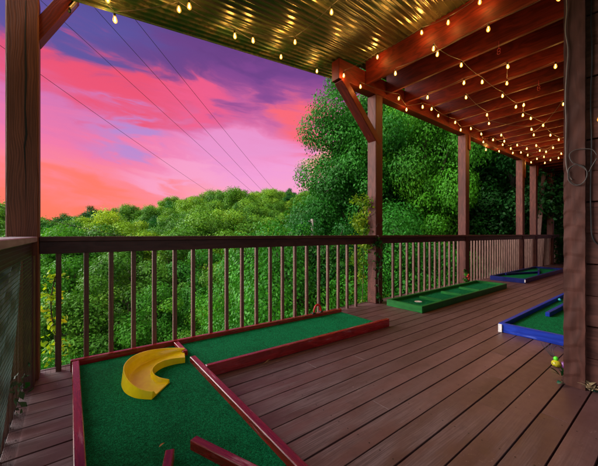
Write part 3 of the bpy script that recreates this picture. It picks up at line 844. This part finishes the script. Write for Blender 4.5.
# ------------------------------------------------------------------ golf lane 2: green
def rect_lane(x0, x1, y0, y1, mat, turf, label, h=.10):
    t = thing('golf_lane', ((x0+x1)/2, (y0+y1)/2, 0), label, 'golf lane')
    b = MB(); b.span((x0 + .03, y0 + .03, .005), (x1 - .03, y1 - .03, .05), .002); b.build('carpet', M[turf], t)
    T = .045
    for a, c_ in (((x0, y0, 0), (x0 + T, y1, h)), ((x1 - T, y0, 0), (x1, y1, h)), ((x0 + T + .002, y0, 0), (x1 - T - .002, y0 + T, h)), ((x0 + T + .002, y1 - T, 0), (x1 - T - .002, y1, h))):
        b = MB(); b.span(a, c_, .004); b.build('border', M[mat], t)
    return t
g2 = rect_lane(3.83, 6.95, 2.23, 2.81, 'greenwood', 'turfdark', 'all green mini golf lane beside the second post', .095)
for i, x in enumerate((4.46, 5.13, 5.80)):
    b = MB(); b.bar((x, 2.28, .075), (x + (.02 if i else .0), 2.64, .075), .038, .045); b.build('hurdle', M['greenwood'], g2)
b = MB(); b.lathe((4.25, 2.54, .05), [(.055, .0005), (.055, .004), (.046, .004), (.044, .001), (.001, .001)], 24); b.build('cup', M['white'], g2)
g3 = rect_lane(7.95, 11.3, 2.2, 2.90, 'navywood', 'turfdark', 'dark blue bordered golf lane farthest along the railing', .10)
b = MB(); b.bar((8.7, 2.82, .078), (9.9, 2.42, .078), .04, .05); b.build('guide_block', M['navywood'], g3)
b = MB(); b.bar((9.3, 2.30, .078), (10.6, 2.62, .078), .04, .05); b.build('guide_block', M['navywood'], g3)
b = MB(); b.span((7.935, 2.192, .02), (7.949, 2.215, .085)); b.build('corner_bracket', M['white'], g3)
g4 = rect_lane(3.80, 7.2, .60, 1.30, 'bluewood', 'turfdark', 'bright blue bordered golf lane beside the house corner post', .10)
b = MB(); b.bar((4.77, 1.09, .078), (6.3, 1.07, .078), .045, .055); b.build('guide_block', M['bluewood'], g4)
b = MB(); b.span((3.785, 1.262, .0), (3.799, 1.300, .09)); b.build('corner_bracket', M['white'], g4)
p = at_z(559, 301.5, .075)
b = MB()
def ball(b, c, r, n=12):
    prof = [(max(.0005, r*math.sin(math.pi*i/n)), -r*math.cos(math.pi*i/n)) for i in range(n+1)]; b.lathe(c, prof, 16)
ball(b, (0, 0, 0), .0214)
pb = Vector((6.0, 1.225, .0714)); b2 = MB(); ball(b2, pb, .0235)
meta(b2.build('golf_ball', flat('teal golf ball', (.03, .50, .55), .3)), 'teal golf ball on the carpet of the bright blue lane', 'ball')

# ------------------------------------------------------------------ ornament and litter at the foot of the corner post
orn = thing('garden_ornament', at_z(557, 366, 0), 'yellow and green beetle ornament with purple body on the deck by the house post', 'ornament')
oc = at_z(556.5, 363.5, .03)
def blob(c, r, sc, name, mat, par):
    b = MB(); prof = [(max(.0005, r*math.sin(math.pi*i/12)), -r*math.cos(math.pi*i/12)) for i in range(13)]
    b.lathe((0, 0, 0), prof, 16); b.v = [(c.x + v[0]*sc[0], c.y + v[1]*sc[1], c.z + v[2]*sc[2]) for v in b.v]; return b.build(name, mat, par)
def spotted():
    m, t, b = mat_new('spotted yellow enamel'); o_ = t.new('ShaderNodeTexCoord').outputs['Object']
    v = t.new('ShaderNodeTexVoronoi'); t.l.new(o_, v.inputs['Vector']); v.inputs['Scale'].default_value = 60
    t.l.new(t.mix(t.smooth(v.outputs['Distance'], .30, .24), (.50, .45, .02), (.04, .07, .01)), b.inputs['Base Color']); b.inputs['Roughness'].default_value = .25; return m
blob(oc, .032, (1.1, 1.1, .85), 'shell', spotted(), orn)
blob(oc + Vector((.01, .005, .036)), .018, (1, 1, 1), 'head', flat('lime enamel', (.10, .75, .03), .3), orn)
blob(oc + Vector((.012, -.045, .0)), .026, (.8, 1, 1), 'body', flat('purple enamel', (.22, .07, .28), .3), orn)
b = MB()
for q in range(5):
    a = oc + Vector((.01, .01 + q*.006, .045)); b.tube(smooth_path([a, a + Vector((.02, .02 + q*.008, .05)), a + Vector((.04, .0 + q*.02, .085 + .01*(q % 2)))], 4), .0022, 5)
b.build('antennae', M['black'], orn)
def sprig(name, base, mat, n, L, label, cat, yaw0=0., spread=6.28, tilt=.4, wd=.35, seed=1, stem=None, hgt=.0):
    r_ = random.Random(seed); b = MB(); t = thing(name, base, label, cat)
    for i in range(n):
        hz = hgt*(i+1)/n
        leaflet(b, Vector(base) + Vector((r_.uniform(-.02, .02), r_.uniform(-.02, .02), hz)), L*r_.uniform(.6, 1.15), L*wd*r_.uniform(.7, 1.1), yaw0 + r_.uniform(0, spread), tilt*r_.uniform(.2, 1.4), r_.uniform(-.4, .4))
    b.build('leaves', mat, t)
    s_ = MB(); s_.tube(smooth_path([Vector(base), Vector(base) + Vector((.01, .005, hgt*.5 + .01)), Vector(base) + Vector((0, .01, hgt + .02))], 4), .003, 5); s_.build('stem', M['bark'], t)
    return t
teal = flat('teal leaf', (.02, .20, .13), .5)
sprig('fallen_leaf', at_z(563, 383, .006), teal, 2, .10, 'teal green feathery leaf on the deck pointing away from the post base', 'leaf', R(160), .5, .1, .28, 4)
sprig('weed', at_z(563, 377, .004), M['leafdark'], 7, .09, 'dark weed sprouting between the ornament and the corner post', 'plant', R(90), 3.0, .7, .22, 5, hgt=.02)
sprig('weed', at_z(565, 350, .004), M['leafdark'], 5, .07, 'small weed sprouting at the corner of the bright blue lane', 'plant', R(60), 3.0, .7, .25, 8, hgt=.02)
sprig('dry_litter', at_z(590, 391, .006), flat('dry litter', (.35, .26, .14), .8), 16, .07, 'heap of curled dry leaves between corner post and plank wall', 'dry leaves', 0, 6.28, .5, .3, 6, hgt=.03)
sprig('weed', at_z(597, 392, .006), teal, 3, .08, 'teal green leaf at the right edge beside the dry litter', 'leaf', R(60), 1.5, .2, .5, 9)

# ------------------------------------------------------------------ trees
def leaf_cloud(centers, radii, n, size, seed, squash=.8, updir=.35, shell=.72, droop=0., jit=.12):
    """numpy leaf cards (folded quads) spread through lobes; returns verts, faces, per-vertex tone"""
    g = np.random.default_rng(seed); C = np.array(centers); Rr = np.array(radii)
    wgt = Rr**2; idx = g.choice(len(C), n, p=wgt/wgt.sum())
    dv = g.normal(size=(n, 3)); dv /= np.linalg.norm(dv, axis=1)[:, None]
    rad = Rr[idx]*(shell + (1.08-shell)*g.random(n)**.7)
    P = C[idx] + dv*rad[:, None]*np.array([1, 1, squash]) + g.normal(size=(n, 3))*(jit*Rr[idx])[:, None]
    nr = dv*1.0 + g.normal(size=(n, 3))*.42 + np.array([0, 0, updir]); nr /= np.linalg.norm(nr, axis=1)[:, None]
    a = np.cross(nr, g.normal(size=(n, 3))); a /= np.linalg.norm(a, axis=1)[:, None]
    a[:, 2] -= droop; a /= np.linalg.norm(a, axis=1)[:, None]
    c = np.cross(nr, a); c /= np.linalg.norm(c, axis=1)[:, None]
    sz = size*g.uniform(.6, 1.3, n)[:, None]
    V = np.stack([P - a*sz*.5, P + c*sz*.30 + nr*sz*.07 - a*sz*.05, P + a*sz*.55 - nr*sz*.06, P - c*sz*.30 + nr*sz*.07 - a*sz*.05], 1)
    lobe_t = g.random(len(C))
    tone = np.clip(.55*lobe_t[idx] + .22*g.random(n) + .08, 0, 1)
    return V.reshape(-1, 3), n, np.repeat(tone, 4)
def leaf_mesh(name, V, n, tone, mat):
    me = bpy.data.meshes.new(name); me.vertices.add(n*4); me.loops.add(n*4); me.polygons.add(n)
    me.vertices.foreach_set('co', V.astype(np.float32).ravel())
    me.loops.foreach_set('vertex_index', np.arange(n*4, dtype=np.int32))
    me.polygons.foreach_set('loop_start', np.arange(0, n*4, 4, dtype=np.int32))
    me.polygons.foreach_set('loop_total', np.full(n, 4, dtype=np.int32))
    at = me.attributes.new('lr', 'FLOAT', 'POINT'); at.data.foreach_set('value', tone.astype(np.float32))
    me.materials.append(mat); me.update(calc_edges=True); return me
def tree_proto(kind, seed, h, r, crown_lo, n_lobe, n_leaf, size, mat):
    """crown + trunk meshes with the origin at the foot"""
    g = np.random.default_rng(seed); cs = []; rs = []
    zc = (h + crown_lo)/2; hz = (h - crown_lo)/2
    for i in range(n_lobe):
        a = g.normal(size=3); a /= np.linalg.norm(a); q = g.uniform(.35, .98)
        taper = 1 - .35*max(0, a[2])
        cs.append((a[0]*r*q*taper, a[1]*r*q*taper, zc + a[2]*hz*q)); rs.append(r*g.uniform(.14, .36))
    V, n, tone = leaf_cloud(cs, rs, n_leaf, size, seed+1, *((.66, .35, .5, 0., .20) if kind == 'hill' else (.55, .52, .66, .15, .11) if kind == 'big' else (.62, .4, .6, 0., .12)))
    me = leaf_mesh('crown_' + kind, V, n, tone, mat)
    b = MB(); top = Vector((g.uniform(-.3, .3), g.uniform(-.3, .3), h*.86)); tr = max(.08, h*.018)
    stem = smooth_path([Vector((0, 0, -.6)), Vector((g.uniform(-.15, .15), g.uniform(-.15, .15), h*.35)), Vector((g.uniform(-.3, .3), g.uniform(-.3, .3), h*.6)), top], 5)
    b.tube(stem, [tr*(1 - .8*i/(len(stem)-1)) for i in range(len(stem))], 8)
    for i in range(0, n_lobe, max(1, n_lobe//14)):
        p = Vector(cs[i]); s_ = stem[min(len(stem)-2, int(len(stem)*max(.25, min(.8, (p.z-.2*h)/h))))]
        pt = smooth_path([s_, s_.lerp(p, .5) + Vector((0, 0, -.04*h)), p], 4); b.tube(pt, [tr*.4*(1 - .75*k_/(len(pt)-1)) for k_ in range(len(pt))], 5)
    o = b.build('tmp', M['bark'], origin=(0, 0, 0)); tm = o.data; bpy.data.objects.remove(o)
    return me, tm
def plant(name, loc, meshes, label, cat, group=None, scale=1., rz=None, sz=None, parts=('crown', 'trunk')):
    t = thing(name, loc, label, cat, group)
    t.rotation_euler = (0, 0, random.uniform(0, 6.28) if rz is None else rz)
    t.scale = (scale, scale, sz or scale*random.uniform(.9, 1.12))
    for nm, me in zip(parts, meshes):
        c_ = bpy.data.objects.new(nm, me); COL.objects.link(c_); c_.parent = t
    return t
far = [tree_proto('hill', 20+i, 10, 4.1, 1.8, 52, 30000, .24, M['leafhill' if i != 2 else 'leafbig']) for i in range(4)]
mid = [tree_proto('mid', 40+i, 8, 3.0, 1.0, 50, 30000, .17, M['leafhill' if i else 'leaflime']) for i in range(3)]
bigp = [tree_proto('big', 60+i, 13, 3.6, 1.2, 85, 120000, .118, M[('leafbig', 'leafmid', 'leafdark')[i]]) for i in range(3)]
shrub = [tree_proto('shrub', 80+i, 2.6, 1.35, .1, 50, 40000, .044, M[('leafmid', 'leafhill', 'leafbig')[i]]) for i in range(3)]

# hillside wood: one tree per spot, on a jittered grid across the view
def vis(px): return -60 < px < 660
def project(x, y, z):
    dpt = .607*x + .794*y; return 299 + F*(.794*x - .607*y)/dpt, HY - F*(z - EYE)/dpt, dpt
rr = random.Random(11); nt = 0
HL = 'round crowned green broadleaf tree in the wooded hillside beyond the railing'
for ring, (d0, d1, stp) in enumerate(((40, 60, 6.2), (60, 84, 7.2), (84, 125, 8.6))):
    dd = d0
    while dd < d1:
        px = -40
        while px < 372:
            q = at_d(px + rr.uniform(-6, 6), HY, dd + rr.uniform(-2, 2)); gz = ground_z(q.x, q.y)
            sc = rr.uniform(.82, 1.22)*(1.0 if ring < 2 else 1.1)
            plant('broadleaf_tree', (q.x, q.y, gz), far[rr.randrange(4)], HL, 'tree', 'trees of the wooded hillside', sc); nt += 1
            px += stp*299/dd*rr.uniform(.85, 1.15)
        dd += stp*.85
ML = 'bushy light green tree below the railing on the near slope'
for d0, stp in ((15, 3.6), (20, 4.2), (26, 4.8), (32, 5.4)):
    px = -50
    while px < 400:
        q = at_d(px + rr.uniform(-8, 8), HY, d0 + rr.uniform(-1.5, 1.5)); gz = ground_z(q.x, q.y)
        zt = EYE - (1.9 if d0 < 18 else .9 if d0 < 24 else -.3 if d0 < 30 else -1.0) + rr.uniform(-.7, .5)
        sc = max(.5, (zt - gz)/8)
        plant('broadleaf_tree', (q.x, q.y, gz), mid[rr.randrange(3)], ML, 'tree', 'bushy trees on the near slope', sc, sz=sc); nt += 1
        px += stp*299/d0*rr.uniform(.8, 1.15)
# tall trees on the right, close to the deck
BL = [('tall dark broadleaf tree behind the braced post, its edge against the pink sky', 0, 362, 13.5, 8.9, .80),
      ('tall bright green tree between the braced post and the next post', 1, 424, 12.5, 10.5, .62),
      ('tall dark green tree behind the second railing post', 0, 478, 15.0, 11., 1.05),
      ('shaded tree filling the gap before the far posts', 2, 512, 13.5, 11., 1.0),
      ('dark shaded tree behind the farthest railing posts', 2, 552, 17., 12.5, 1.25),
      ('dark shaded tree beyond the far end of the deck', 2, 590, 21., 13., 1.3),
      ('tall green tree standing behind the dark braced-post tree', 1, 392, 18., 12., 1.05)]
for lb, kd, px, dpt, top, sc in BL:
    q = at_d(px, HY, dpt); gz = ground_z(q.x, q.y)
    plant('tall_tree', (q.x, q.y, gz), bigp[kd], lb, 'tree', None, sc, sz=(top - gz)/13)
# shrubs hugging the deck
SL = 'leafy shrub right below the deck seen between the balusters'
for i in range(30):
    x = rr.uniform(-1.4, 9.5); yv = rr.uniform(4.7, 9.5)
    zt = EYE - rr.uniform(1.7, 2.6)*(yv/5.5)**.6 if x < 4.2 else EYE + rr.uniform(-1.2, .9)
    gz = ground_z(x, yv); base = max(gz, zt - 3.6); 
    hh = zt - gz
    plant('shrub', (x, yv, gz), shrub[rr.randrange(3)], SL, 'shrub', 'shrubs below the deck', max(.8, hh/2.6*.75), sz=hh/2.6)
# vine on the braced post
def vine(name, pts, n, size, mat, spread, label, seed, r=.005, cat='vine'):
    t = thing(name, pts[0], label, cat); g = random.Random(seed); path = smooth_path(pts, 8)
    b = MB(); b.tube(path, r, 5); b.build('stem', M['bark'], t)
    cs = [tuple(path[g.randrange(len(path))] + Vector((g.uniform(-spread, spread), g.uniform(-spread, spread), g.uniform(-spread, spread)))) for _ in range(40)]
    V, nn, tone = leaf_cloud(cs, [spread*.8]*len(cs), n, size, seed, 1., .2, .2, .25)
    V = V - np.array(root_of(t).location)
    me = leaf_mesh('vine_leaves', V, nn, tone, mat); o = bpy.data.objects.new('leaves', me); COL.objects.link(o); o.parent = t
    return t
vine('climbing_vine', [(3.70, 3.20, -.3), (3.72, 3.17, .5), (3.74, 3.18, 1.0), (3.76, 3.19, 1.35), (3.73, 3.20, 1.65)], 1500, .05, M['leafvine'], .13, 'yellow green vine climbing the left side of the braced post', 5)
vine('climbing_vine', [(3.82, 2.93, .0), (3.80, 2.94, .4), (3.86, 2.93, .8), (3.80, 2.94, 1.0)], 260, .045, M['leafbig'], .06, 'green vine winding up the front of the braced post below the rail', 16)
vine('climbing_vine', [(4.02, 3.20, -.2), (4.0, 3.16, .3), (4.02, 3.18, .8), (4.05, 3.2, 1.0)], 260, .05, M['leafbig'], .08, 'green vine in the railing right of the braced post', 6)
vine('climbing_vine', [(-.12, 3.30, -.4), (-.10, 3.28, .1), (-.13, 3.25, .5), (-.1, 3.24, .74)], 260, .045, M['leafvine'], .06, 'yellow and orange leafed vine behind the left corner post', 7)
vine('weed', [(-.30, 2.45, .0), (-.30, 2.5, .1), (-.30, 2.45, .22)], 70, .045, M['leafdark'], .08, 'green weed poking through behind the left netting', 8, cat='plant')
fp = thing('flowering_plant', (6.72, 2.9, 0), 'small plant with red flowers at the foot of the second post', 'plant')
V, nn, tone = leaf_cloud([(0, 0, .12), (.02, 0, .22), (-.03, 0, .3)], [.06, .06, .04], 60, .06, 9, 1., .2, .1)
o = bpy.data.objects.new('leaves', leaf_mesh('flower_leaves', V, nn, tone, M['leafbig'])); COL.objects.link(o); o.parent = fp
b = MB(); 
for q in range(4): ball(b, (6.72 + .04*math.sin(q*2.1), 2.86, .13 + .03*q), .022, 6)
b.build('flowers', flat('red petals', (.5, .02, .02), .5), fp)
b = MB(); b.tube([(6.72, 2.9, 0), (6.73, 2.9, .3)], .004, 5); b.build('stem', M['bark'], fp)
# twine on the braced post
b = MB(); b.tube(smooth_path([(3.785, 2.968, 1.20), (3.83, 2.966, 1.26), (3.90, 2.966, 1.22), (3.95, 2.968, 1.33), (3.965, 2.967, 1.42)], 6), .003, 5)
meta(b.build('twine', M['cable']), 'short twisted wire tied around the braced post above the rail', 'wire')

# ------------------------------------------------------------------ far pole, overhead wires
pole_d = 10.
pb_ = at_d(312, 236, pole_d); pt_ = at_d(312, 219, pole_d)
up = thing('pole', (pb_.x, pb_.y, ground_z(pb_.x, pb_.y)), 'pale slender pole among the trees just left of the braced post', 'pole')
b = MB(); b.tube([(pb_.x, pb_.y, ground_z(pb_.x, pb_.y)), (pb_.x, pb_.y, pt_.z)], .045, 8); b.build('shaft', flat('grey pole wood', (.17, .15, .13), .8), up)
b = MB(); b.span((pb_.x - .14, pb_.y - .02, pt_.z - .10), (pb_.x + .14, pb_.y + .02, pt_.z - .06)); b.build('crossarm', flat('grey arm wood', (.12, .11, .10), .8), up)
wires = [((45, 76), (213, 192), 'lowest and longest of the four thin wires crossing the pink sky'), ((69, 25), (253, 190), 'second thin overhead wire, starting beside the floodlight'),
         ((114, 28), (262, 188), 'third thin overhead wire, passing left of the rightmost wire'), ((147, 33), (272, 185), 'rightmost thin overhead wire nearest the roof eave')]
for i, (a, c_, lb) in enumerate(wires):
    a = Vector(a); c_ = Vector(c_); dr = (c_ - a)
    pa = a - dr*(.32 if i else .4); pc = a + dr*1.22
    A_ = at_d(pa.x, pa.y, 14.); C_ = at_d(pc.x, pc.y, 58.)
    pts = []
    for k in range(25):
        q = k/24; pts.append(A_.lerp(C_, q) + Vector((0, 0, -.35*4*q*(1-q))))
    b = MB(); b.tube(pts, .013, 5)
    meta(b.build('overhead_wire', M['black']), lb, 'wire')
A_ = at_d(-10, 204, 10.); C_ = at_d(135, 238, 22.)
b = MB(); b.tube([A_.lerp(C_, k/16) + Vector((0, 0, -.12*4*(k/16)*(1-k/16))) for k in range(17)], .010, 5)
meta(b.build('overhead_wire', M['black']), 'low thin wire dipping into the trees just right of the left post', 'wire')
print('TREES', nt)
